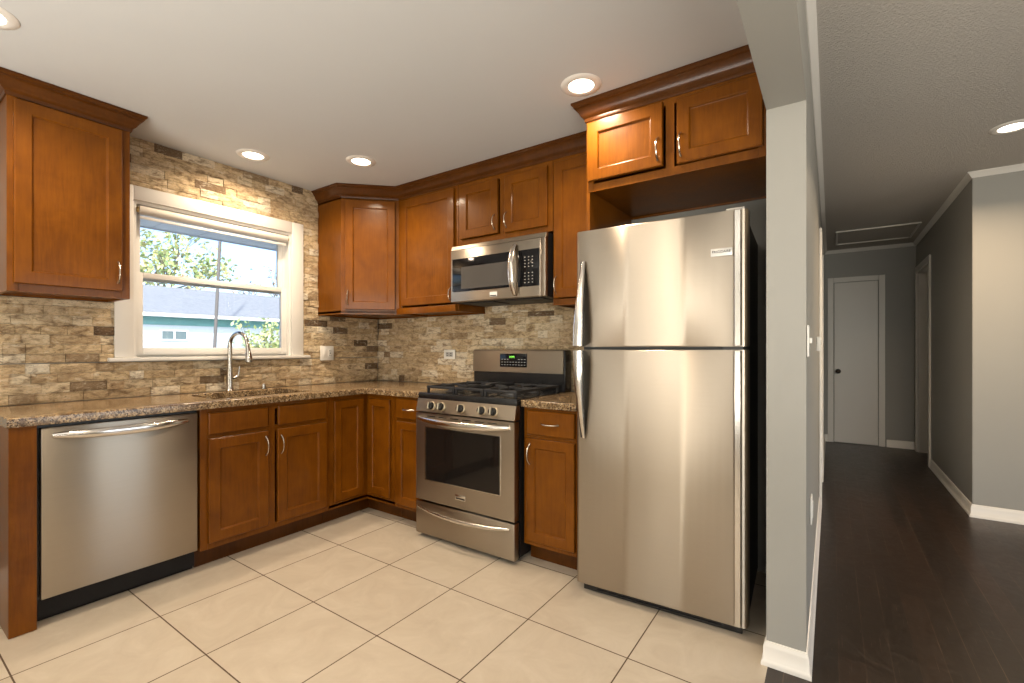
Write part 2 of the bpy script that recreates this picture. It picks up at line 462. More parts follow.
# ------------------------------------------------------------------ hall doors
def door_casing(mb, x0, x1, z1, w, t, f):
    """three-sided casing; f maps (u, depth, z) boxes"""
    for a in ((x0-w, x0, 0, z1+w), (x1, x1+w, 0, z1+w), (x0, x1, z1, z1+w)):
        f(mb, a[0], a[1], a[2], a[3], t)
def hall_doors():
    m = MB()
    door_casing(m, 3.405, 3.855, 2.02, .062, .018, lambda b, a0, a1, z0, z1, t: b.box(a0, a1, HY-t, HY-.001, z0, z1, .004))
    struct(m, 'trim_1', WHITE_TRIM)
    d = struct(MB().box(3.412, 3.848, HY-.012, HY-.002, .008, 2.014, .003), 'door_1', WHITE_TRIM)
    k = MB().lathe([(.0, -.062), (.018, -.060), (.027, -.048), (.027, -.038), (.016, -.028), (.011, -.022), (.011, -.012), (.028, -.010), (.030, 0)], (3.452, HY-.012, .90), axis='y')
    k.obj('door_knob', m_plain('oil_rubbed_bronze', (.02, .015, .012), .3, 1.0), d, label='dark bronze door knob')
    # doorway on the right with a white door standing closed in its recess
    m = MB()
    door_casing(m, DY0, DY1, DZ, .065, .020, lambda b, a0, a1, z0, z1, t: b.box(HX-t, HX-.001, a0, a1, z0, z1, .004))
    for (a, b) in ((DY0, DY0+.018), (DY1-.018, DY1)): m.box(HX, HX+.12, a, b, 0, DZ)
    m.box(HX, HX+.12, DY0, DY1, DZ-.018, DZ)
    struct(m, 'trim_2', WHITE_TRIM)
    d2 = struct(MB().box(HX+.075, HX+.11, DY0+.021, DY1-.021, .01, DZ-.02, .003), 'door_2', WHITE_TRIM)
    MB().lathe([(.0, -.06), (.02, -.058), (.026, -.045), (.02, -.03), (.011, -.02), (.011, -.01), (.028, -.008), (.028, 0)], (HX+.075, DY0+.09, .95), axis='x').obj('door_knob', NICKEL, d2)
    # casing of a doorway on the left wall of the hall
    m = MB()
    for a in ((1.34, 1.41, 0, 2.08), (2.17, 2.24, 0, 2.08), (1.41, 2.17, 2.01, 2.08)):
        m.box(WX1+.001, WX1+.018, a[0], a[1], a[2], a[3], .004)
    struct(m, 'trim_3', WHITE_TRIM)
    struct(MB().box(WX1+.001, WX1+.009, 1.415, 2.165, .01, 2.005, .002), 'door_3', WHITE_TRIM)
hall_doors()
hatch = struct(MB().box(3.44, 4.09, 3.26, 3.95, CEIL-.006, CEIL-.001, .002), 'ceiling_hatch', POPCORN)
struct(MB().box(3.42, 4.11, 3.235, 3.26, CEIL-.014, CEIL-.001, .003).box(3.42, 4.11, 3.95, 3.975, CEIL-.014, CEIL-.001, .003)
       .box(3.42, 3.44, 3.26, 3.95, CEIL-.014, CEIL-.001, .003).box(4.09, 4.11, 3.26, 3.95, CEIL-.014, CEIL-.001, .003), 'trim_4', WHITE_TRIM)

# ------------------------------------------------------------------ stone veneer on the kitchen walls
def stone_wall(name, rects, to_world, seed):
    """rects in (a, z); rows and joints run on through all of them"""
    rnd = random.Random(seed); bm = bmesh.new(); H = .0508
    rows = {}
    for (a0, a1, z0, z1) in rects:
        k0, k1 = math.floor((z0-.905)/H), math.ceil((z1-.905)/H)
        for k in range(k0, k1):
            if k not in rows:
                r = random.Random(seed*1000+k); cuts = [-3.0+r.random()*.15]
                while cuts[-1] < 3: cuts.append(cuts[-1]+r.choice((.075, .10, .10, .15, .15, .20))*(.9+.2*r.random()))
                rows[k] = [(cuts[i], cuts[i+1], .010+r.random()*.010, r.uniform(-.003, .003)) for i in range(len(cuts)-1)]
            za, zb = max(z0, .905+k*H), min(z1, .905+(k+1)*H)
            if zb-za < .004: continue
            for (s0, s1, d, tl) in rows[k]:
                b0, b1 = max(a0, s0), min(a1, s1)
                if b1-b0 < .006: continue
                g = .0007
                nx = max(2, int((b1-b0)/.016)); nz = 4
                grid = []
                for i in range(nx+1):
                    col = []
                    for j in range(nz+1):
                        a = b0+g+(b1-b0-2*g)*i/nx; z = za+g+(zb-za-2*g)*j/nz
                        e = d + tl*(i/nx-.5)*2 + noise.noise(Vector((a*38, z*60, seed+k*3.7)))*.0035 + noise.noise(Vector((a*110, z*130, seed)))*.0016
                        if i in (0, nx) or j in (0, nz): e -= .0022
                        col.append(bm.verts.new(to_world(a, max(.003, e), z)))
                    grid.append(col)
                for i in range(nx):
                    for j in range(nz):
                        bm.faces.new((grid[i][j], grid[i+1][j], grid[i+1][j+1], grid[i][j+1]))
                # sides back to the wall
                loop = [grid[i][0] for i in range(nx+1)]+[grid[nx][j] for j in range(1, nz+1)]+[grid[i][nz] for i in range(nx-1, -1, -1)]+[grid[0][j] for j in range(nz-1, 0, -1)]
                ij = [(i, 0) for i in range(nx+1)]+[(nx, j) for j in range(1, nz+1)]+[(i, nz) for i in range(nx-1, -1, -1)]+[(0, j) for j in range(nz-1, 0, -1)]
                back = [bm.verts.new(to_world(b0+g+(b1-b0-2*g)*i/nx, .0012, za+g+(zb-za-2*g)*j/nz)) for i, j in ij]
                n = len(loop)
                for q in range(n): bm.faces.new((loop[q], back[q], back[(q+1) % n], loop[(q+1) % n]))
    bmesh.ops.recalc_face_normals(bm, faces=bm.faces[:])
    mb = MB(); mb.bm.free(); mb.bm = bm
    o = mb.obj(name, STONE, smooth=False); o['kind'] = 'structure'
    return o
CASY0, CASY1, CASZ1 = -1.893, -.743, 2.145
stone_wall('wall_left_stone', [(-2.40, -.026, .905, 1.112), (-2.40, CASY0, 1.112, 1.448), (CASY1, -.026, 1.112, 1.448),
                               (CASY1, -.612, 1.448, CEIL-.001), (-1.904, CASY0, 1.448, CEIL-.001), (CASY0, CASY1, CASZ1, CEIL-.001)],
           lambda a, e, z: (e, a, z), 3)
stone_wall('wall_back_stone', [(.001, 2.352, .905, 1.448), (1.228, 1.982, 1.448, 1.53)], lambda a, e, z: (a, -e, z), 8)

# ------------------------------------------------------------------ kitchen window
def window():
    root = bpy.data.objects.new('window_1', None); COL.objects.link(root); root['kind'] = 'structure'
    # painted casing, stool and jamb liner
    m = MB()
    m.box(.001, .022, CASY0, WINY0, 1.135, CASZ1, .004).box(.001, .022, WINY1, CASY1, 1.135, CASZ1, .004).box(.001, .022, WINY0, WINY1, WINZ1, CASZ1, .004)
    m.obj('casing', WHITE_TRIM, root)
    MB().box(-.03, .050, -1.925, -.700, 1.113, 1.135, .005).obj('stool', WHITE_TRIM, root)
    m = MB()
    T = .018
    m.box(-.119, .001, WINY0, WINY0+T, WINZ0, WINZ1).box(-.119, .001, WINY1-T, WINY1, WINZ0, WINZ1)
    m.box(-.119, .001, WINY0+T, WINY1-T, WINZ1-T, WINZ1).box(-.119, -.031, WINY0+T, WINY1-T, WINZ0, WINZ0+.012)
    # parting stops
    for y in (WINY0+T, WINY1-T-.008): m.box(-.066, -.058, y, y+.008, WINZ0, WINZ1-T)
    m.obj('jamb', VINYL, root)
    y0, y1 = WINY0+T, WINY1-T
    def sash(name, xa, xb, z0, z1, s, bt, tp):
        m = MB()
        m.box(xa, xb, y0+.001, y0+s, z0, z1, .003).box(xa, xb, y1-s, y1-.001, z0, z1, .003)
        m.box(xa, xb, y0+s, y1-s, z0, z0+bt, .003).box(xa, xb, y0+s, y1-s, z1-tp, z1, .003)
        o = m.obj(name, VINYL, root)
        xm = (xa+xb)/2
        MB().box(xm-.003, xm+.003, y0+s-.004, y1-s+.004, z0+bt-.004, z1-tp+.004).obj('pane', GLASS, o)
        return o
    sash('upper_sash', -.100, -.068, 1.600, WINZ1-T, .040, .036, .040)
    lo = sash('lower_sash', -.056, -.022, WINZ0+.012, 1.645, .040, .045, .034)
    # sash locks on the meeting rail
    for y in (-1.53, -1.08):
        MB().box(-.050, -.026, y-.025, y+.025, 1.645, 1.652, .002).lathe([(.009, 1.652), (.009, 1.660), (.004, 1.663)], (-.038, y, 0), 14).obj('sash_lock', VINYL, lo)
    return root
window()

def roller_shade():
    t = thing('roller_shade', 'white roller shade rolled up at the top of the kitchen window', 'shade', (-.004, -1.32, 2.012))
    L = .455
    MB().lathe([(.026, -L), (.026, L)], axis='y', seg=24).obj('roll', m_plain('shade_cloth', (.62, .58, .52), .7), t)
    MB().box(-.006, .006, -L+.005, L-.005, -.052, -.034, .003).obj('hem_bar', VINYL, t)
    for s in (-1, 1):
        MB().lathe([(.0, s*(L+.014)), (.014, s*(L+.013)), (.017, s*(L+.006)), (.017, s*(L+.001))], axis='y', seg=18).obj('bracket', m_plain('brass', (.50, .36, .16), .3, 1.0), t)
roller_shade()

# ------------------------------------------------------------------ added windows, unseen behind the camera, for fill and reflections
def added_side_window():  # added for the dishwasher reflection, mullions split it into streaks
    root = bpy.data.objects.new('added_window_4', None); COL.objects.link(root); root['kind'] = 'structure'
    m = MB()
    for a, b, c, d in ((-1.43, -1.35, .32, 2.28), (.55, .63, .32, 2.28), (-1.35, .55, 2.20, 2.28), (-1.35, .55, .32, .40), (-.74, -.70, .40, 2.20), (-.08, -.04, .40, 2.20)):
        m.box(RX-.02, RX-.001, a, b, c, d, .004)
    m.obj('frame', WHITE_TRIM, root)
    MB().box(RX+.054, RX+.06, -1.35, .55, .40, 2.20).obj('pane', GLASS, root)
added_side_window()
def added_rear_window(n, x0, x1, z0, z1):
    root = bpy.data.objects.new(n, None); COL.objects.link(root); root['kind'] = 'structure'
    m = MB()
    for a, b, c, d in ((x0-.08, x0, z0-.08, z1+.08), (x1, x1+.08, z0-.08, z1+.08), (x0, x1, z1, z1+.08), (x0, x1, z0-.08, z0), *([((x0+x1)/2-.03, (x0+x1)/2+.03, z0, z1)] if x1-x0 > 1 else [])):
        m.box(a, b, BY+.001, BY+.02, c, d, .004) if b > a else None
    m.obj('frame', WHITE_TRIM, root)
    MB().box(x0, x1, BY-.06, BY-.054, z0, z1).obj('pane', GLASS, root)
added_rear_window('added_window_2', 1.94, 2.16, .1, 2.25)  # added narrow opening for the refrigerator streak
added_rear_window('added_window_3', 3.7, 6.6, .35, 2.25)  # added opening for the fill lamp behind it

# ------------------------------------------------------------------ cabinet parts (local: u to the right, -y to the front, z up)
def pull(parent, u, y, z, length=.108, horiz=False, label=None):
    """arched bar pull, its feet on the face at y"""
    pts = []; n = 14
    for i in range(n+1):
        t = i/n; s = (t-.5)*length
        out = .030*(1-abs(2*t-1)**2.6)+.0005
        pts.append((u+s, y-out, z) if horiz else (u, y-out, z+s))
    rad = [.0052-.0012*math.sin(PI*i/n)+(.0012 if i in (0, n) else 0) for i in range(n+1)]
    return MB().tube(pts, rad, 8).obj('handle', NICKEL, parent, label=label)

def door(parent, u0, u1, z0, z1, yf, t=.020, rail=.056, name='door', mat=None, label=None):
    """shaker door with a stepped inner edge round a recessed panel; front face at yf"""
    mat = mat or WOOD
    def rect(i, y): return [(u0+i, y, z0+i), (u1-i, y, z0+i), (u1-i, y, z1-i), (u0+i, y, z1-i)]
    m = MB()
    m.rings([rect(.0, yf+t), rect(.0, yf+.003), rect(.003, yf), rect(rail, yf), rect(rail+.003, yf+.003), rect(rail+.005, yf+.005),
             rect(rail+.006, yf+.0105), rect(rail+.009, yf+.0115)])
    o = m.obj(name, mat, parent, smooth=False, label=label)
    return o
def drawer(parent, u0, u1, z0, z1, yf, t=.020, name='drawer'):
    def rect(i, y): return [(u0+i, y, z0+i), (u1-i, y, z0+i), (u1-i, y, z1-i), (u0+i, y, z1-i)]
    return MB().rings([rect(0, yf+t), rect(0, yf+.004), rect(.004, yf)]).obj(name, WOOD, parent, smooth=False)

def carcass(m, u0, u1, z0, z1, d, stile=.038, rails=(), muntins=(), top=True):
    """box with side, back, bottom and top panels and a face frame at depth d"""
    t = .016
    m.box(u0, u0+t, -d+.019, -.003, z0, z1).box(u1-t, u1, -d+.019, -.003, z0, z1)
    m.box(u0+t, u1-t, -.010, -.003, z0, z1).box(u0+t, u1-t, -d+.019, -.010, z0+.012, z0+.012+t)
    if top: m.box(u0+t, u1-t, -d+.019, -.010, z1-t, z1)
    m.box(u0, u0+stile, -d, -d+.019, z0, z1, .0012, 1).box(u1-stile, u1, -d, -d+.019, z0, z1, .0012, 1)
    m.box(u0+stile, u1-stile, -d, -d+.019, z0, z0+stile).box(u0+stile, u1-stile, -d, -d+.019, z1-stile, z1)
    for z in rails: m.box(u0+stile, u1-stile, -d, -d+.019, z-stile/2, z+stile/2)
    for u in muntins: m.box(u-stile/2, u+stile/2, -d, -d+.019, z0+stile, z1-stile)
    return m

CZ0, CZ1 = 2.338, CEIL-.002
CROWN = [(0, CZ0), (.006, CZ0), (.008, CZ0+.006), (.008, CZ0+.016), (.013, CZ0+.021), (.020, CZ0+.025), (.026, CZ0+.034), (.031, CZ0+.046),
         (.040, CZ0+.057), (.048, CZ0+.065), (.050, CZ0+.066), (.050, CZ0+.073), (.056, CZ0+.077), (.060, CZ0+.080), (.060, CZ1), (0, CZ1)]
UB, UT = 1.450, 2.345
UD = .310           # depth of a wall cabinet to the face frame; doors stand .020 proud
HALF = math.radians(90)

def left_upper():
    t = thing('wall_cabinet', 'tall stained maple wall cabinet with one door at the left edge, beside the window', 'cabinet', (.0, -2.355, 0), HALF)
    m = carcass(MB(), 0, .449, UB, UT, UD);
    m.obj('body', WOOD, t, smooth=False)
    d = door(t, .021, .412, 1.487, 2.328, -UD-.020)
    pull(d, .394, -UD-.020, 1.582)
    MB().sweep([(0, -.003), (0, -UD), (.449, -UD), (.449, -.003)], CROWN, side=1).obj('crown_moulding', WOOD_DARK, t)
left_upper()

def corner_upper():
    t = thing('corner_wall_cabinet', 'angled wall cabinet with one door in the corner right of the window', 'cabinet')
    a, b = .610, .305
    outer = [(.003, -.003), (.003, -a), (b, -a), (a, -b), (a, -.003)]
    m = MB()
    m.prism(outer, UB+.010, UB+.026).prism(outer, UT-.016, UT)
    m.box(.003, b, -a, -a+.016, UB, UT).box(a-.016, a, -b, -.003, UB, UT)
    m.box(.003, .010, -a+.016, -.010, UB, UT).box(.010, a-.016, -.010, -.003, UB, UT)
    # angled face frame
    L = math.hypot(a-b, a-b)
    M = Matrix.Translation((b, -a, 0)) @ Matrix.Rotation(math.radians(45), 4, 'Z')
    for x0, x1, z0, z1 in ((0, .042, UB, UT), (L-.042, L, UB, UT), (.042, L-.042, UB, UB+.038), (.042, L-.042, UT-.038, UT)):
        m.box(x0, x1, 0, .019, z0, z1, mat=M)
    m.obj('body', WOOD, t, smooth=False)
    d = door(t, .030, L-.030, 1.487, 2.322, -.020)
    d.matrix_local = M
    pull(d, .052, -.020, 1.575)
corner_upper()

def upper_b(name, label, u0, u1, z0, doors, hz=1.573):
    t = thing(name, label, 'cabinet', (u0, 0, 0))
    w = u1-u0
    mun = [(doors[0][1]+doors[1][0])/2-u0] if len(doors) > 1 else []
    m = carcass(MB(), 0, w, z0, UT, UD, muntins=mun)
    m.obj('body', WOOD, t, smooth=False)
    for (a, b, c, e, hs) in doors:
        d = door(t, a-u0, b-u0, c, e, -UD-.020)
        pull(d, (b-.020 if hs > 0 else a+.020)-u0, -UD-.020, hz, .098)
    return t
c2 = upper_b('wall_cabinet', 'wall cabinet with a single tall door directly left of the microwave', .612, 1.222, UB, [(.652, 1.192, 1.512, 2.318, 1)], 1.570)
MB().box(.004, .606, -UD-.028, -UD-.0005, UB-.002, UB+.047, .003).obj('light_rail', WOOD, c2)
upper_b('wall_cabinet', 'short two-door wall cabinet directly above the microwave', 1.224, 1.982, 1.905, [(1.250, 1.574, 1.947, 2.306, 1), (1.630, 1.950, 1.940, 2.306, -1)], 2.022)
upper_b('wall_cabinet', 'tall narrow wall cabinet between microwave and refrigerator', 1.984, 2.350, UB, [(1.996, 2.335, 1.492, 2.312, -1)], 1.572)

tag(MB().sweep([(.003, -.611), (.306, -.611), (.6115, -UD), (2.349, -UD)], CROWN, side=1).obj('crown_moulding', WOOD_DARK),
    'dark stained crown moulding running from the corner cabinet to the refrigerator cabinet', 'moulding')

def fridge_cabinet():
    x0, x1, D = 2.353, 3.168, .620
    t = thing('refrigerator_cabinet', 'deep two-door wall cabinet above the refrigerator', 'cabinet', (x0, 0, 0))
    w = x1-x0
    m = carcass(MB(), 0, w, 1.980, UT, D, muntins=[.418])
    m.obj('body', WOOD, t, smooth=False)
    MB().box(0, .018, -D, -.024, 1.775, 1.979).obj('side_panel', WOOD, t, smooth=False)
    d = door(t, .014, .388, 2.030, 2.322, -D-.020, rail=.052); pull(d, .368, -D-.020, 2.108, .105)
    d = door(t, .452, .795, 2.022, 2.316, -D-.020, rail=.052); pull(d, .470, -D-.020, 2.104, .105)
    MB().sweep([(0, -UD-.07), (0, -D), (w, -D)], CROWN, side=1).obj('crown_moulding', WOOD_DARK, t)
fridge_cabinet()

# base cabinets
BZ0, BZ1, BD, TK = .102, .863, .610, .540
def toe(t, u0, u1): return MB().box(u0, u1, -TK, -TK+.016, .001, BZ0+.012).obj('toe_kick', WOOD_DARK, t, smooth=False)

def end_panel():
    t = thing('end_panel', 'floor-length stained maple end panel left of the dishwasher', 'panel', (0, -2.394, 0), HALF)
    MB().box(0, .019, -.605, -.003, .002, BZ1).box(.066, .082, -.605, -.35, .002, BZ1).obj('side_panel', WOOD, t, smooth=False)
    MB().box(0, .083, -.622, -.606, .002, BZ1, .0015).obj('filler_strip', WOOD, t, smooth=False)
end_panel()

def sink_base():
    y0 = -1.692; w = -.920-y0
    t = thing('sink_base_cabinet', 'double-door base cabinet under the sink with two false drawer fronts', 'cabinet', (0, y0, 0), HALF)
    m = carcass(MB(), 0, w, BZ0, BZ1, BD, rails=(.708,), muntins=(.386,), top=False)
    m.obj('body', WOOD, t, smooth=False)
    drawer(t, .036, .356, .724, .838, -BD-.020, name='false_drawer_front'); drawer(t, .418, .740, .724, .838, -BD-.020, name='false_drawer_front')
    d = door(t, .036, .359, .137, .700, -BD-.020); pull(d, .341, -BD-.020, .612)
    d = door(t, .414, .745, .137, .700, -BD-.020); pull(d, .434, -BD-.020, .606)
    toe(t, 0, w)
sink_base()

def corner_base():
    t = thing('corner_base_cabinet', 'L-shaped corner base cabinet with a folding pair of doors', 'cabinet')
    a, b = -.918, .905
    m = MB()
    foot = [(.003, -.003), (.003, a), (BD, a), (BD, -BD), (b, -BD), (b, -.003)]
    m.prism([(p[0], p[1]) for p in foot], BZ0+.012, BZ0+.028)
    m.box(.003, BD-.02, a, a+.016, BZ0, BZ1).box(b-.016, b, -BD+.02, -.003, BZ0, BZ1)
    for (x0, x1, y0, y1) in ((BD-.019, BD, a, a+.034), (BD-.019, BD, -.660, -.612), (BD, .652, -BD, -BD+.019), (.872, b, -BD, -BD+.019)):
        m.box(x0, x1, y0, y1, BZ0, BZ1)
    for z0, z1 in ((BZ0, .160), (.826, BZ1)):
        m.box(BD-.019, BD, a+.034, -.660, z0, z1).box(.652, .872, -BD, -BD+.019, z0, z1)
    m.box(BD-.019, BD, -.612, -BD+.019, BZ0, BZ1)
    m.obj('body', WOOD, t, smooth=False)
    d = door(t, 0, .236, .152, .832, -.020, rail=.05); d.matrix_local = Matrix.Translation((BD, -.888, 0)) @ Matrix.Rotation(HALF, 4, 'Z')
    d = door(t, .640, .872, .152, .832, -BD-.020, rail=.05)
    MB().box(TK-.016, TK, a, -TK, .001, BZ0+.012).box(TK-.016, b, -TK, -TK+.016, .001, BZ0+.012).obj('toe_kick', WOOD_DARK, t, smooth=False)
corner_base()

def small_base(label, x0, x1, dr, do, dh, hh):
    t = thing('base_cabinet', label, 'cabinet', (x0, 0, 0)); w = x1-x0
    carcass(MB(), 0, w, BZ0, BZ1, BD, stile=.032, rails=(.702,), top=False).obj('body', WOOD, t, smooth=False)
    f = drawer(t, dr[0]-x0, dr[1]-x0, .716, .848, -BD-.020); pull(f, (dr[0]+dr[1])/2-x0, -BD-.020, .780, .105, True)
    d = door(t, do[0]-x0, do[1]-x0, .130, .694, -BD-.020, rail=.05); pull(d, dh-x0, -BD-.020, hh)
    toe(t, 0, w)
small_base('narrow base cabinet with one drawer, left of the stove', .908, 1.198, (.938, 1.186), (.938, 1.186), 1.178, .60)
small_base('narrow base cabinet with one drawer, between stove and refrigerator', 1.968, 2.300, (1.997, 2.288), (1.992, 2.288), 2.017, .608)

# countertops
def countertop():
    t = thing('countertop', 'long L-shaped speckled brown granite countertop with the sink cut in', 'countertop')
    z0, z1 = .865, .9035
    # slab with the sink opening, built in strips that share edges
    xs = [.002, .115, .525, .645]; ys = [-2.402, -1.585, -.985, -.645, -.002]
    tb = bmesh.new()
    for i in range(3):
        for j in range(4):
            if i == 1 and j == 1: continue
            vs = [tb.verts.new((xs[a], ys[b], z1)) for a, b in ((i, j), (i+1, j), (i+1, j+1), (i, j+1))]
            tb.faces.new(vs)
    vs = [tb.verts.new(p) for p in ((.645, -.645, z1), (1.201, -.645, z1), (1.201, -.002, z1), (.645, -.002, z1))]; tb.faces.new(vs)
    bmesh.ops.remove_doubles(tb, verts=tb.verts[:], dist=1e-5)
    ext = bmesh.ops.extrude_face_region(tb, geom=tb.faces[:])
    for v in ext['geom']:
        if isinstance(v, bmesh.types.BMVert): v.co.z = z0
    bmesh.ops.recalc_face_normals(tb, faces=tb.faces[:])
    sharp = [e for e in tb.edges if len(e.link_faces) == 2 and e.calc_face_angle(0) > .5 and e.verts[0].co.z > z1-.001 and e.verts[1].co.z > z1-.001]
    bmesh.ops.bevel(tb, geom=sharp, offset=.006, segments=3, affect='EDGES', profile=.5)
    m = MB(); m.bm.free(); m.bm = tb
    m.obj('slab', GRANITE, t)
countertop()
tag(MB().box(1.967, 2.306, -.645, -.002, .865, .9035, .004).obj('countertop', GRANITE, smooth=False),
    'short piece of speckled brown granite countertop between stove and refrigerator', 'countertop')

def sink():
    t = thing('kitchen_sink', 'undermount stainless steel sink set into the granite under the window', 'sink', (.32, -1.285, .864))
    def rr(hx, hy, r, z):
        pts = []
        for cx, cy, a0 in ((hx-r, hy-r, 0), (-hx+r, hy-r, 90), (-hx+r, -hy+r, 180), (hx-r, -hy+r, 270)):
            for k in range(6):
                a = math.radians(a0+90*k/5); pts.append((cx+r*math.cos(a), cy+r*math.sin(a), z))
        return pts
    HX_, HY_ = .20, .295
    MB().rings([rr(HX_+.02, HY_+.02, .05, -.002), rr(HX_+.02, HY_+.02, .05, 0), rr(HX_, HY_, .04, 0), rr(HX_-.004, HY_-.004, .04, -.01), rr(HX_-.012, HY_-.012, .04, -.17), rr(HX_-.04, HY_-.04, .03, -.185), rr(.05, .05, .045, -.19)]).obj('basin', STEEL_TRIM, t)
    MB().lathe([(.045, -.189), (.045, -.186), (.035, -.186), (.03, -.189), (.0, -.189)], seg=24).obj('drain', CHROME, t)
sink()

def faucet():
    t = thing('kitchen_faucet', 'tall gooseneck pull-down kitchen faucet in brushed steel at the sink', 'faucet', (.070, -1.300, .904), math.radians(8))
    MB().lathe([(.0, 0), (.027, 0), (.028, .004), (.026, .008), (.023, .012), (.0205, .03), (.0195, .10), (.017, .135), (.0155, .17)], seg=24).obj('base', CHROME, t)
    pts = [(0, 0, .165), (0, 0, .22), (0, 0, .28), (0, 0, .30)]
    R = .092
    for k in range(1, 15):
        a = PI*k/15*1.0; pts.append((R-R*math.cos(a), 0, .30+R*math.sin(a)*.93))
    pts += [(2*R+.004, 0, .285)]
    MB().tube(pts, [.0145]*4+[.0125]*15, 14).obj('spout', CHROME, t)
    ax = Matrix.Translation((2*R+.004, 0, .29)) @ Matrix.Rotation(math.radians(-8), 4, 'Y')
    MB().lathe([(.0, .0), (.0135, 0), (.0145, -.012), (.0145, -.030), (.018, -.045), (.0225, -.082), (.0225, -.094), (.019, -.098), (0, -.098)], seg=20, mat=ax).obj('spray_head', CHROME, t)
    # side lever
    MB().tube([(.012, .012, .085), (.016, .034, .088)], .011, 12).tube([(.016, .034, .088), (.019, .046, .100), (.020, .052, .135), (.021, .054, .165)], [.0075, .0068, .0055, .0045], 10).obj('lever_handle', CHROME, t)
faucet()

def soap():
    t = thing('air_gap', 'small steel cap on the countertop right of the faucet', 'fixture', (.070, -1.075, .904))
    MB().lathe([(.0, 0), (.022, 0), (.022, .004), (.014, .007), (.0135, .030), (.012, .034), (0, .035)], seg=20).obj('cap', CHROME, t)
soap()

# ------------------------------------------------------------------ outlets
def outlet_double():
    t = thing('wall_outlet', 'white double switch and outlet plate on the stone right of the window', 'outlet', (.024, -.545, 1.150), HALF)
    MB().box(-.060, .060, -.007, 0, -.058, .058, .003).obj('cover_plate', PLATE, t)
    MB().box(-.040, -.008, -.010, -.007, -.034, .034, .002).box(-.036, -.012, -.0125, -.010, -.028, .028, .002).obj('rocker_switch', PLATE, t)
    m = MB().box(.010, .042, -.010, -.007, -.034, .034, .002); r = m.obj('receptacle', PLATE, t)
    for z in (-.018, .018):
        for x in (.018, .030): MB().box(x, x+.003, -.0105, -.009, z-.006, z+.006).obj('slot', BLACK, r)
    MB().box(.020, .032, -.0108, -.009, -.004, .004).obj('test_button', BLACK, r)
outlet_double()
def outlet_b():
    t = thing('wall_outlet', 'small white sideways outlet plate on the stone left of the stove backguard', 'outlet', (.882, -.022, 1.141))
    MB().box(-.059, .059, -.007, 0, -.037, .037, .003).obj('cover_plate', PLATE, t)
    m = MB().box(-.036, .036, -.010, -.007, -.018, .018, .003); r = m.obj('receptacle', m_plain('grey_plastic', (.45, .44, .42), .45), t)
    for x in (-.018, .018):
        for z in (.006, -.010): MB().box(x-.007, x+.007, -.0112, -.009, z, z+.004).obj('slot', BLACK, r)
outlet_b()
def plates():
    t = thing('light_switch', 'white light switch plate on the hall side of the wall end', 'switch', (WX1+.001, -.755, 1.215), HALF)
    MB().box(-.036, .036, -.007, 0, -.058, .058, .003).obj('cover_plate', PLATE, t)
    MB().box(-.006, .006, -.016, -.007, -.008, .012, .002).obj('toggle', PLATE, t)
    t = thing('thermostat', 'small white thermostat box on the left wall of the hall', 'thermostat', (WX1+.001, .62, 1.215), HALF)
    MB().box(-.045, .045, -.022, 0, -.045, .045, .004).obj('housing', PLATE, t)
    MB().box(-.028, .028, -.0235, -.022, -.005, .025).obj('display', m_plain('grey_screen', (.2, .22, .2), .3), t)
    t = thing('wall_outlet', 'low white outlet plate on the left wall of the hall', 'outlet', (WX1+.001, -.42, .50), HALF)
    MB().box(-.036, .036, -.007, 0, -.058, .058, .003).obj('cover_plate', PLATE, t)
    MB().box(-.017, .017, -.010, -.007, -.034, .034, .002).obj('receptacle', PLATE, t)
plates()

# ------------------------------------------------------------------ dishwasher
def dishwasher():
    t = thing('dishwasher', 'stainless steel dishwasher with a bowed bar handle, left of the sink cabinet', 'dishwasher', (0, -2.308, 0), HALF)
    w = .612
    MB().box(.004, w-.004, -.560, -.02, .02, .860).obj('tub', BLACK_SAT, t, smooth=False)
    MB().box(.003, w-.003, -.585, -.561, .110, .858).obj('door_frame', BLACK, t, smooth=False)
    d = MB().box(.010, w-.009, -.616, -.586, .116, .848, .004, 3).obj('door', STEEL, t)
    MB().box(.006, w-.006, -.545, -.530, .003, .108, .002).obj('kick_plate', BLACK_SAT, t)
    # bowed bar, flattened, that runs into the door at both ends
    n = 24; rings = []
    for i in range(n+1):
        s = i/n; u = .045+s*.515
        bow = .046*(1-abs(2*s-1)**3.2)
        hz = .021-.009*abs(2*s-1)**2; hy = .0095
        zc = .812-.006*math.cos((s-.5)*PI)
        yc = -.612-bow
        rings.append([(u, yc+hy*math.cos(2*PI*k/12), zc+hz*math.sin(2*PI*k/12)) for k in range(12)])
    MB().rings(rings).obj('handle', STEEL_TRIM, d)
    for u in (.02, w-.02): MB().lathe([(0, -.5475), (.004, -.547), (.004, -.545)], (u, 0, .05), 10, axis='y').obj('screw', NICKEL, t)
dishwasher()

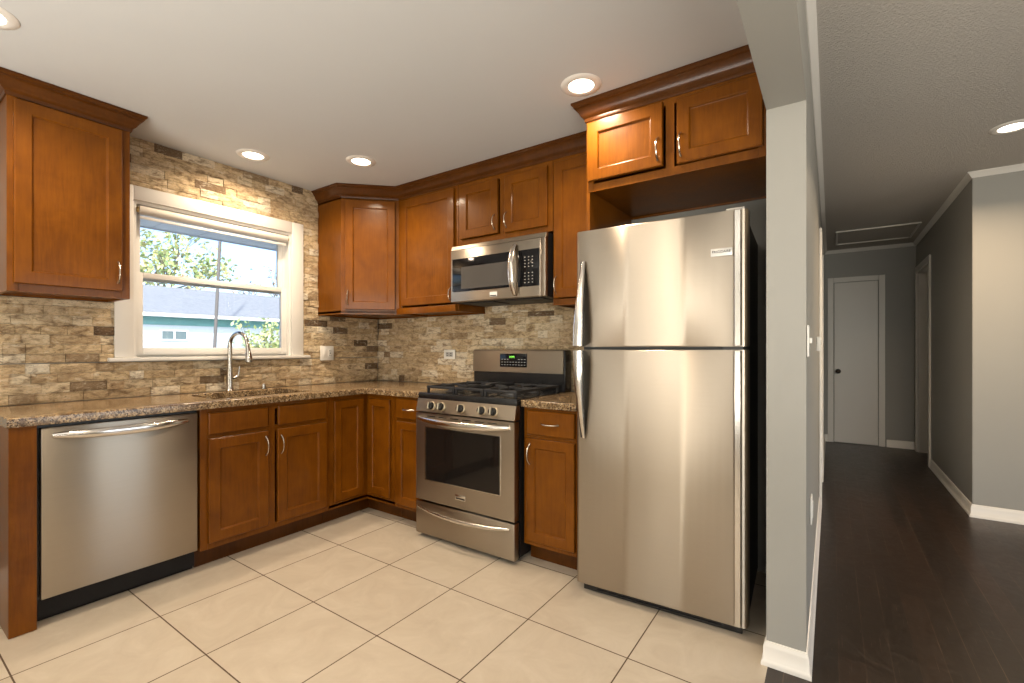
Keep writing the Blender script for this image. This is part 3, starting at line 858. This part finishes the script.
# ------------------------------------------------------------------ range
def gas_range():
    X0 = 1.206; w = .757
    t = thing('gas_range', 'freestanding stainless steel gas range with five knobs and black grates', 'stove', (X0, 0, 0))
    MB().box(.004, w-.004, -.640, -.042, .028, .892).obj('body', BLACK_SAT, t, smooth=False)
    for u in (.05, w-.05):
        for y in (-.60, -.08): MB().lathe([(.018, .001), (.018, .010), (.010, .012), (.010, .03)], (u, y, 0), 14).obj('foot', PLASTIC_DARK, t)
    # cooktop with a raised rim
    MB().box(0, w, -.672, -.045, .892, .908, .004).box(.0, w, -.680, -.655, .868, .909, .005).obj('cooktop', BLACK, t)
    # control panel, leaning back a little
    cp = MB().prism([(-.702, .792), (-.645, .792), (-.645, .872), (-.684, .872)], .001, w-.001, axis='x', bev=.002).obj('control_panel', STEEL, t)
    for u in (.134, .216, .373, .530, .612):
        M = Matrix.Translation((u, -.694, .831)) @ Matrix.Rotation(math.radians(-12.7), 4, 'X')
        k = MB().lathe([(.0, -.030), (.018, -.0295), (.0205, -.027), (.0225, -.006), (.0225, .0005)], axis='y', seg=28, mat=M).obj('knob', BLACK, cp, label='black and silver burner knob')
        wm = bpy.data.materials.get('warm_silver') or m_plain('warm_silver', (.55, .48, .36), .3, 1.0)
        MB().lathe([(.0275, .0005), (.0275, -.006), (.0245, -.009), (.0226, -.007)], axis='y', seg=28, cap=False, mat=M).obj('bezel', wm, k)
        MB().box(-.0045, .0045, -.041, -.028, -.0205, .0205, .0035, 3, mat=M).obj('knob_grip', wm, k)
    # oven door with framed window
    zb, zt = .240, .784
    d = MB()
    yF, yB = -.700, -.655
    wx0, wx1, wz0, wz1 = .084, .660, .372, .698
    for a0, a1, c0, c1 in ((.001, wx0, zb, zt), (wx1, w-.001, zb, zt), (wx0, wx1, zb, wz0), (wx0, wx1, wz1, zt)):
        d.box(a0, a1, yF, yB, c0, c1)
    bmesh.ops.remove_doubles(d.bm, verts=d.bm.verts[:], dist=1e-5)
    dr = d.obj('oven_door', STEEL, t, smooth=False)
    MB().box(wx0, wx1, yF+.004, yB, wz0, wz1).obj('window', OVEN_GLASS, dr, smooth=False)
    f = MB(); e = .004
    for a0, a1, c0, c1 in ((wx0-e, wx0, wz0-e, wz1+e), (wx1, wx1+e, wz0-e, wz1+e), (wx0, wx1, wz0-e, wz0), (wx0, wx1, wz1, wz1+e)): f.box(a0, a1, yF-.002, yF+.006, c0, c1)
    f.obj('window_trim', STEEL_TRIM, dr, smooth=False)
    v = MB()
    for k in range(6): v.box(.10+k*.095, .165+k*.095, yF-.0008, yF+.002, .764, .769)
    v.obj('vent_slots', BLACK, dr)
    def bow(u0, u1, zc, hz, hy, proj, y, sag=.0):
        n = 26; rings = []
        for i in range(n+1):
            s = i/n; u = u0+s*(u1-u0); q = abs(2*s-1)
            b = proj*(1-q**2.4); z = zc-sag*(1-q**2)
            h = hz*(1-.35*q**2)
            rings.append([(u, y-b+hy*math.cos(2*PI*k/12), z+h*math.sin(2*PI*k/12)) for k in range(12)])
        return MB().rings(rings)
    bow(.024, w-.030, .752, .019, .008, .055, yF-.004, .010).obj('handle', STEEL_TRIM, dr)
    b = MB().box(.331, .411, yF-.003, yF, .290, .322, .0012).obj('badge', STEEL_TRIM, dr)
    MB().box(.337, .405, yF-.0036, yF-.003, .295, .304).obj('badge_print', BLACK, b)
    # warming drawer
    wd = MB().box(.001, w-.001, yF, yB, .026, .228, .004).obj('drawer', STEEL, t)
    bow(.020, w-.030, .196, .012, .007, .040, yF-.003, .016).obj('handle', STEEL_TRIM, wd)
    # backguard
    MB().box(.006, w-.006, -.122, -.040, .892, 1.020).obj('backguard_base', BLACK, t, smooth=False)
    bg = MB().prism([(-.134, 1.022), (-.042, 1.016), (-.042, 1.180), (-.120, 1.180), (-.130, 1.172)], .002, w-.008, axis='x', bev=.003).obj('backguard', STEEL, t)
    MB().box(w-.007, w+.003, -.122, -.040, .900, 1.176, .003).obj('backguard_end', BLACK, t)
    M = Matrix.Translation((.362, -.1335, 1.106)) @ Matrix.Rotation(math.radians(-1.6), 4, 'X')
    dp = MB().box(-.112, .112, -.003, .003, -.046, .046, .002, mat=M).obj('display', BLACK_GLOSS, bg)
    g = MB(); x = -.028
    for seg in ((0, 0, 1, 1), (1, 0, 0, 1), (1, 1, 0, 0)):
        if seg[0]: g.box(x, x+.010, -.0038, -.003, .0275, .0290, mat=M)
        g.box(x+.0085, x+.010, -.0038, -.003, .0165, .0290, mat=M)
        if seg[2] or seg[1]: g.box(x, x+.010, -.0038, -.003, .0222, .0237, mat=M)
        g.box(x, x+.0015, -.0038, -.003, .0165 if seg[3] else .0225, .0290, mat=M)
        x += .014
    g.obj('clock_digits', GREEN_GLOW, dp, label='green clock digits')
    p = MB()
    for i in range(9):
        for j in range(3):
            if 2 < i < 6 and j == 2: continue
            p.box(-.098+i*.0235, -.086+i*.0235, -.0036, -.003, -.034+j*.019, -.030+j*.019, mat=M)
    p.obj('button_print', BUTTON, dp)
    # burners
    for (u, y, r) in ((.155, -.50, .042), (.155, -.25, .034), (.378, -.385, .045), (.602, -.50, .050), (.602, -.25, .036)):
        bb = MB().lathe([(r+.022, .906), (r+.022, .910), (r+.006, .914), (r+.004, .924), (0, .924)], (u, y, 0), 24).obj('burner', m_plain('burner_base', (.10, .10, .10), .45, .8) if 'burner_base' not in bpy.data.materials else bpy.data.materials['burner_base'], t)
        MB().lathe([(r, .924), (r+.001, .930), (r-.006, .935), (0, .936)], (u, y, 0), 24).obj('burner_cap', IRON, bb)
    # three cast-iron grates: frame on feet, cross bars with fingers to the burner
    def grate(u0, u1, cents):
        m = MB(); z0, z1 = .934, .950; y0, y1 = -.636, -.140; b = .012
        m.box(u0, u1, y0, y0+b, z0, z1, .003).box(u0, u1, y1-b, y1, z0, z1, .003).box(u0, u0+b, y0+b, y1-b, z0, z1, .003).box(u1-b, u1, y0+b, y1-b, z0, z1, .003)
        ym = (y0+y1)/2
        if len(cents) > 1: m.box(u0+b, u1-b, ym-b/2, ym+b/2, z0, z1, .003)
        for (cu, cy) in cents:
            ya, yb = (y0+b, ym-b/2) if cy < ym-.02 else ((ym+b/2, y1-b) if cy > ym+.02 else (y0+b, y1-b))
            m.box(u0+b, cu-.028, cy-.005, cy+.005, z0+.002, z1+.006, .002).box(cu+.028, u1-b, cy-.005, cy+.005, z0+.002, z1+.006, .002)
            m.box(cu-.005, cu+.005, ya, cy-.028, z0+.002, z1+.006, .002).box(cu-.005, cu+.005, cy+.028, yb, z0+.002, z1+.006, .002)
        for u in (u0+.002, u1-.016):
            for y in (y0+.002, ym-.007, y1-.016): m.box(u, u+.014, y, y+.014, .908, z0+.002, .002)
        m.obj('grate', IRON, t)
    grate(.030, .262, [(.155, -.50), (.155, -.25)])
    grate(.268, .489, [(.378, -.385)])
    grate(.495, .727, [(.602, -.50), (.602, -.25)])
gas_range()

# ------------------------------------------------------------------ microwave
def microwave():
    X0 = 1.2265; w = .7525; yF = -.400; z0, z1 = 1.500, 1.888
    t = thing('microwave', 'stainless steel over-the-range microwave under the short two-door cabinet', 'microwave', (X0, 0, 0))
    MB().box(.002, w-.001, -.360, -.030, z0, z1).obj('body', BLACK_SAT, t, smooth=False)
    MB().box(.05, .33, -.34, -.16, z0-.006, z0-.0005, .002).box(.42, .70, -.34, -.16, z0-.006, z0-.0005, .002).obj('grease_filter', m_plain('filter_mesh', (.06, .058, .055), .5, .8), t)
    MB().prism([(yF+.012, 1.858), (-.361, 1.858), (-.361, z1), (yF+.024, z1), (yF+.014, 1.882)], 0, w, axis='x', bev=.002).obj('vent_grille', STEEL, t)
    MB().box(0, w-.034, yF+.004, -.361, z0+.002, 1.856, .006, 3).obj('front_frame', STEEL, t)
    MB().box(w-.033, w, yF+.004, -.361, z0+.002, 1.856, .005, 3).obj('side_trim', STEEL, t)
    d = MB().box(.018, .512, yF, yF+.006, 1.572, 1.795, .003).obj('door_glass', BLACK_GLOSS, t)
    MB().box(.098, .490, yF-.0006, yF+.001, 1.588, 1.735).obj('window', MICRO_SCREEN, d)
    c = MB().box(.558, .712, yF, yF+.006, 1.566, 1.793, .003).obj('control_panel', BLACK_GLOSS, t)
    b = MB()
    for i in range(3):
        for j in range(9):
            if j == 4: continue
            b.box(.606+i*.027, .614+i*.027, yF-.0007, yF+.0005, 1.588+j*.0195, 1.593+j*.0195)
    b.obj('button_print', m_plain('bright_print', (.40, .38, .35), .5), c)
    n = 26; rings = []
    for i in range(n+1):
        s = i/n; q = abs(2*s-1); z = 1.516+s*.318
        hx = .020*(1-.3*q**3); bw = .052*(1-q**2.6)
        rings.append([(.536+hx*math.cos(2*PI*k/12), yF+.000-bw+.008*math.sin(2*PI*k/12), z) for k in range(12)])
    MB().rings(rings).obj('handle', STEEL_TRIM, t)
    bd = MB().box(.338, .396, yF+.0015, yF+.005, 1.522, 1.552, .001).obj('badge', m_plain('badge_white', (.75, .74, .70), .3), t)
    MB().box(.343, .391, yF+.0008, yF+.0018, 1.525, 1.531).obj('badge_print', BLACK, bd)
microwave()

# ------------------------------------------------------------------ refrigerator
def fridge():
    t = thing('refrigerator', 'tall stainless steel top-freezer refrigerator with black sides', 'refrigerator', (2.346, -.734, 0), math.radians(2.8))
    w = .759
    MB().box(.014, w-.012, .078, .690, .020, 1.742, .006).obj('cabinet', BLACK_SAT, t, smooth=False)
    MB().box(.020, w-.020, .060, .080, .050, 1.735).obj('gasket', m_plain('grey_gasket', (.10, .10, .10), .6), t, smooth=False)
    g = MB().box(.030, w-.025, .036, .052, .004, .052, .003)
    for k in range(3): g.box(.10, w-.10, .031, .040, .014+k*.012, .019+k*.012)
    g.obj('base_grille', BLACK, t)
    for u in (.07, w-.07):
        for y in (.12, .62): MB().tube([(u-.012, y, .0195), (u+.012, y, .0195)], .0185, 16).obj('roller', PLASTIC_DARK, t)
    def panel(z0, z1, name):
        # slightly bowed front, rounded vertical edges, flat back
        pts = []
        n = 20; r = .022
        def front(u):
            q = (u-w/2)/(w/2); return .006*q*q
        for k in range(7):
            a = PI+PI/2*k/6*1.0; pts.append((r+r*math.cos(a), .006+r+r*math.sin(a)))
        for i in range(1, n):
            u = r+(w-2*r)*i/n; pts.append((u, front(u)*.9))
        for k in range(7):
            a = 1.5*PI+PI/2*k/6; pts.append((w-r+r*math.cos(a), .006+r+r*math.sin(a)))
        pts += [(w, .058), (0, .058)]
        ins = lambda e: [(min(max(x, e), w-e), max(y, e)) for x, y in pts]
        R = [[(x, y, z0) for x, y in ins(.004)], [(x, y, z0+.004) for x, y in pts], [(x, y, z1-.004) for x, y in pts], [(x, y, z1) for x, y in ins(.004)]]
        return MB().rings(R).obj(name, STEEL, t)
    fz = panel(1.196, 1.758, 'freezer_door'); fd = panel(.046, 1.182, 'door')
    for d, z0, z1 in ((fz, 1.200, 1.754), (fd, .050, 1.178)):
        MB().prism([(w-.056, .0035), (w-.050, -.0035), (w-.030, -.003), (w-.024, .005)], z0, z1, bev=.0).obj('edge_trim', STEEL_TRIM, d)
    MB().box(w-.10, w-.02, .010, .058, 1.183, 1.195).obj('hinge', PLASTIC_DARK, t)
    MB().box(w-.085, w-.015, .022, .10, 1.7585, 1.772, .004).obj('hinge_cover', m_plain('grey_cover', (.35, .33, .30), .5), t)
    def handle(zg, zf, d):
        """bar that springs from the door far from the gap and stands off it at the gap"""
        n = 24; rings = []
        for i in range(n+1):
            s = i/n; z = zf+(zg-zf)*s
            off = .004+.056*min(1, math.sin(min(s, .85)/.85*PI/2))
            hx = .009+.015*min(1, s*1.3)
            uc = .047-.010*s
            th = .006+.003*s
            rings.append([(uc+hx*math.cos(2*PI*k/12), -off+th*math.sin(2*PI*k/12), z) for k in range(12)])
        h = MB().rings(rings).obj('handle', STEEL_TRIM, d)
        sg = 1 if zg > zf else -1
        # dark inner web that ties the bar to the door
        pr = []
        for i in range(n+1):
            s = i/n; z = zf+(zg-zf)*s
            pr.append((-(.004+.056*min(1, math.sin(min(s, .85)/.85*PI/2))), z))
        web = [(.004, zf)]+pr+[(.004, zg)]
        MB().prism(web, .030, .046, axis='x').obj('handle_mount', PLASTIC_DARK, h, smooth=False)
    handle(1.200, 1.610, fz); handle(1.178, .755, fd)
    b = MB().box(.618, .700, -.0042, .003, 1.572, 1.604, .001).obj('badge', m_plain('silver_badge', (.55, .54, .52), .3, .3), fz)
    me = text_mesh('FRIGIDAIRE', .0165); o = bpy.data.objects.new('lettering', me); COL.objects.link(o); me.materials.append(BLACK)
    o.parent = b; o.location = (.659, -.0046, 1.590); o.rotation_euler = (PI/2, 0, 0)
    x = max(v.co.x for v in me.vertices)-min(v.co.x for v in me.vertices); k = .070/x; o.scale = (k, k, 1)
fridge()

# ------------------------------------------------------------------ recessed ceiling lights
def can(x, y, label, power, color=(1, .80, .58), living=False):
    t = thing('ceiling_light', label, 'ceiling light', (x, y, CEIL), 0, 'recessed ceiling lights')
    MB().lathe([(.060, -.0065), (.072, -.0085), (.093, -.004), (.096, -.0008), (.0955, -.0002)], seg=36, cap=False).lathe([(.060, -.0065), (.060, -.0002)], seg=36, cap=False).obj('trim_ring', WHITE_TRIM, t)
    MB().lathe([(0, -.0035), (.050, -.0030), (.060, -.0012)], seg=30, cap=False).obj('diffuser', LAMP_GLOW, t)
    d = bpy.data.lights.new('lamp', 'AREA'); d.shape = 'DISK'; d.size = .115; d.energy = power; d.color = color; d.spread = math.radians(150)
    o = bpy.data.objects.new('lamp', d); COL.objects.link(o); o.parent = t; o.location = (0, 0, -.010)
CAN = 9.6
can(0.803, -2.484, 'recessed ceiling light at the top left, above the dishwasher', CAN)
can(.325, -1.275, 'recessed ceiling light above the sink window', CAN)
can(.816, -.820, 'recessed ceiling light in front of the angled corner cabinet', CAN)
can(2.409, -.798, 'recessed ceiling light beside the refrigerator cabinet', CAN)
can(2.42, -2.55, 'added recessed ceiling light, out of view over the middle of the kitchen floor', CAN)  # added out of view, positioned for the streak on the refrigerator
can(4.215, .946, 'recessed ceiling light on the dim hall ceiling', 22, (1, .74, .48))

# ------------------------------------------------------------------ outside the window
def outside():
    struct(MB().box(-40, -.125, -30, 40, -.7, -.5), 'ground_outside', m_plain('pale_bounce_yard', (.48, .48, .46), .9))  # unseen ground made pale to bounce light onto the eave
    # own eave
    m = MB()
    m.box(-.70, -.121, -6, 3, 2.066, 2.086)
    s = struct(m, 'eave_soffit', m_plain('soffit_blue_white', (.78, .84, .88), .5))
    f = MB().box(-.72, -.70, -6, 3, 2.060, 2.20)
    for k in range(30): f.box(-.70, -.13, -6+k*.3, -6+k*.3+.006, 2.062, 2.066)
    struct(f, 'eave_fascia', m_plain('fascia_paint', (.75, .80, .84), .5))
    # neighbour's garage
    t = thing('garage', 'white neighbouring garage with grey shingle roof and pale teal eave band', 'building', (-9, 0, -.5))
    holes = [(1.34, 1.83, 1.90, 2.08)]
    holed(MB(), -6, 9, 0, 2.32, -5, 0, [], 'x').obj('wall', m_paint('garage_siding', (.60, .68, .74), .6), t, smooth=False)
    MB().box(-.01, .02, -6, 9, 2.22, 2.42).obj('eave_band', m_plain('teal_paint', (.16, .36, .36), .6), t, smooth=False)
    MB().box(.021, .33, -6.3, 9.3, 2.395, 2.475).obj('gutter', m_plain('gutter_white', (.8, .82, .84), .4), t, smooth=False)
    tt = NT('grey_shingles'); v = tt.coords((1, 1, 1))
    bn = tt.node('ShaderNodeTexBrick', {'Vector': tt.coords((1, 1, 1)), 'Color1': (.23, .25, .27, 1), 'Color2': (.30, .32, .34, 1), 'Mortar': (.14, .15, .16, 1), 'Scale': 3.2, 'Mortar Size': .02})
    tt.set(color=tt.mix(tt.noise(v, 14, 4), bn.outputs[0], (.38, .40, .43)), rough=.9)
    MB().prism([(.34, 2.485), (-3.0, 3.42), (-6.3, 2.47), (-6.3, 2.37), (-3.0, 3.32), (.015, 2.40), (.015, 2.476), (.34, 2.476)], -6.3, 9.3, axis='y').obj('roof', tt.m, t, smooth=False)
    fr = MB()
    for a, b, c, d in ((1.30, 1.86, 2.08, 2.12), (1.30, 1.86, 1.86, 1.90), (1.30, 1.34, 1.90, 2.08), (1.82, 1.86, 1.90, 2.08), (1.565, 1.595, 1.90, 2.08)): fr.box(-.005, .03, a, b, c, d)
    wf = fr.obj('window_frame', m_plain('white_frame', (.8, .82, .84), .5), t, smooth=False)
    MB().box(-.002, .012, 1.34, 1.82, 1.90, 2.08).obj('pane', m_plain('dim_glass', (.14, .20, .22), .1), wf, smooth=False)
    # utility pole with wires
    p = thing('utility_pole', 'thin dark utility pole standing in front of the garage', 'pole', (-7, 1.53, -.5))
    MB().tube([(0, 0, 0), (0, .06, 1.8), (0, .215, 5.2), (0, .25, 6.2)], [.034, .032, .028, .026], 10).obj('shaft', m_plain('weathered_wood', (.16, .15, .14), .8), p)
    wr = MB()
    for z0, dz in ((4.02, -.35), (4.42, -.5)):
        wr.tube([(.05, .16, z0), (.1, 2.0, z0+dz*.45-.05), (.2, 4.5, z0+dz), (.3, 8, z0+dz*1.2)], .010, 6)
    wr.obj('wires', m_plain('cable', (.08, .09, .10), .6), p)
    # trees
    def branch(m, rnd, p, d, L, r, depth, tips, spread):
        n = 4; pts = [p.copy()]; q = p.copy(); dd = d.copy()
        for i in range(n):
            dd = (dd+Vector((rnd.uniform(-1, 1), rnd.uniform(-1, 1), rnd.uniform(-.5, .8)))*.16).normalized()
            q = q+dd*L/n; pts.append(q.copy())
        m.tube(pts, [r*(1-.5*i/n) for i in range(n+1)], 6 if depth > 1 else 4)
        tips.extend(pts[2:] if depth <= 1 else pts[3:])
        if depth == 0: return
        for k in range(4 if depth > 1 else 3):
            s = pts[rnd.choice((2, 3, 4, 4))]
            nd = (dd+Vector((rnd.uniform(-1, 1), rnd.uniform(-1, 1), rnd.uniform(-.3, .8)))*spread).normalized()
            branch(m, rnd, s, nd, L*rnd.uniform(.55, .75), r*.5, depth-1, tips, spread)
    def tree(name, label, loc, h, seed, leaves, leaf_cols, ls=.10, lift=1.0, scatter=.45):
        rnd = random.Random(seed)
        t = thing(name, label, 'tree', loc)
        m = MB(); tips = []
        m.tube([(0, 0, -.1), (.03, .02, h*.2), (0, .05, h*.36)], [.16, .12, .10], 9)
        for k in range(5):
            a = k*1.256+rnd.random()
            branch(m, rnd, Vector((0, .04, h*(.30+.02*k))), Vector((math.cos(a)*.8, math.sin(a)*.8, lift*rnd.uniform(.6, 1.2))).normalized(), h*.30, .07, 3, tips, .75)
        m.obj('trunk', m_plain('bark_'+name, (.17, .15, .13), .9), t)
        bm = bmesh.new()
        for k in range(leaves):
            c = rnd.choice(tips)+Vector((rnd.gauss(0, 1), rnd.gauss(0, 1), rnd.gauss(0, .8)))*scatter*.5
            a = Vector((rnd.gauss(0, 1), rnd.gauss(0, 1), rnd.gauss(0, 1))).normalized(); b = a.orthogonal().normalized(); s = ls*rnd.uniform(.6, 1.3)
            vs = [bm.verts.new(c+a*s), bm.verts.new(c+b*s*.5), bm.verts.new(c-a*s), bm.verts.new(c-b*s*.5)]
            bm.faces.new(vs)
        tt = NT('leaves_'+name)
        isl = tt.node('ShaderNodeNewGeometry').outputs['Random Per Island']
        tt.set(color=tt.ramp(isl, leaf_cols), rough=.6)
        mb = MB(); mb.bm.free(); mb.bm = bm
        mb.obj('foliage', tt.m, t, smooth=False)
    G = [(0, (.22, .34, .12)), (.4, (.40, .50, .22)), (.75, (.62, .66, .32)), (1, (.80, .72, .34))]
    tree('tree', 'leafy green and yellow tree behind the garage roof, left in the window', (-17, 3.0, -.5), 6.8, 5, 2600, G, .10)
    tree('tree', 'nearly bare brown tree behind the garage roof, right of the pole', (-17, 8.9, -.5), 5.6, 12, 260, [(0, (.30, .24, .14)), (1, (.48, .38, .24))], .07)
    # bush in front of the garage
    rnd = random.Random(4)
    t = thing('shrub', 'small leafy green shrub against the garage wall, low right in the window', 'shrub', (-7.6, 3.25, -.5))
    m = MB(); tips = []
    for k in range(7):
        branch(m, rnd, Vector((0, 0, 0)), Vector((rnd.uniform(-.3, .3), rnd.uniform(-.3, .3), 1)).normalized(), 1.15, .02, 2, tips, .4)
    m.obj('stems', m_plain('stem', (.16, .13, .09), .9), t)
    bm = bmesh.new()
    for k in range(1300):
        c = rnd.choice(tips)+Vector((rnd.gauss(0, 1), rnd.gauss(0, 1), rnd.gauss(0, 1)))*.10
        a = Vector((rnd.gauss(0, 1), rnd.gauss(0, 1), rnd.gauss(0, 1))).normalized(); b = a.orthogonal().normalized(); s = rnd.uniform(.03, .07)
        bm.faces.new([bm.verts.new(c+a*s), bm.verts.new(c+b*s*.55), bm.verts.new(c-a*s), bm.verts.new(c-b*s*.55)])
    mb = MB(); mb.bm.free(); mb.bm = bm
    mb.obj('foliage', bpy.data.materials['leaves_tree'], t, smooth=False)
outside()
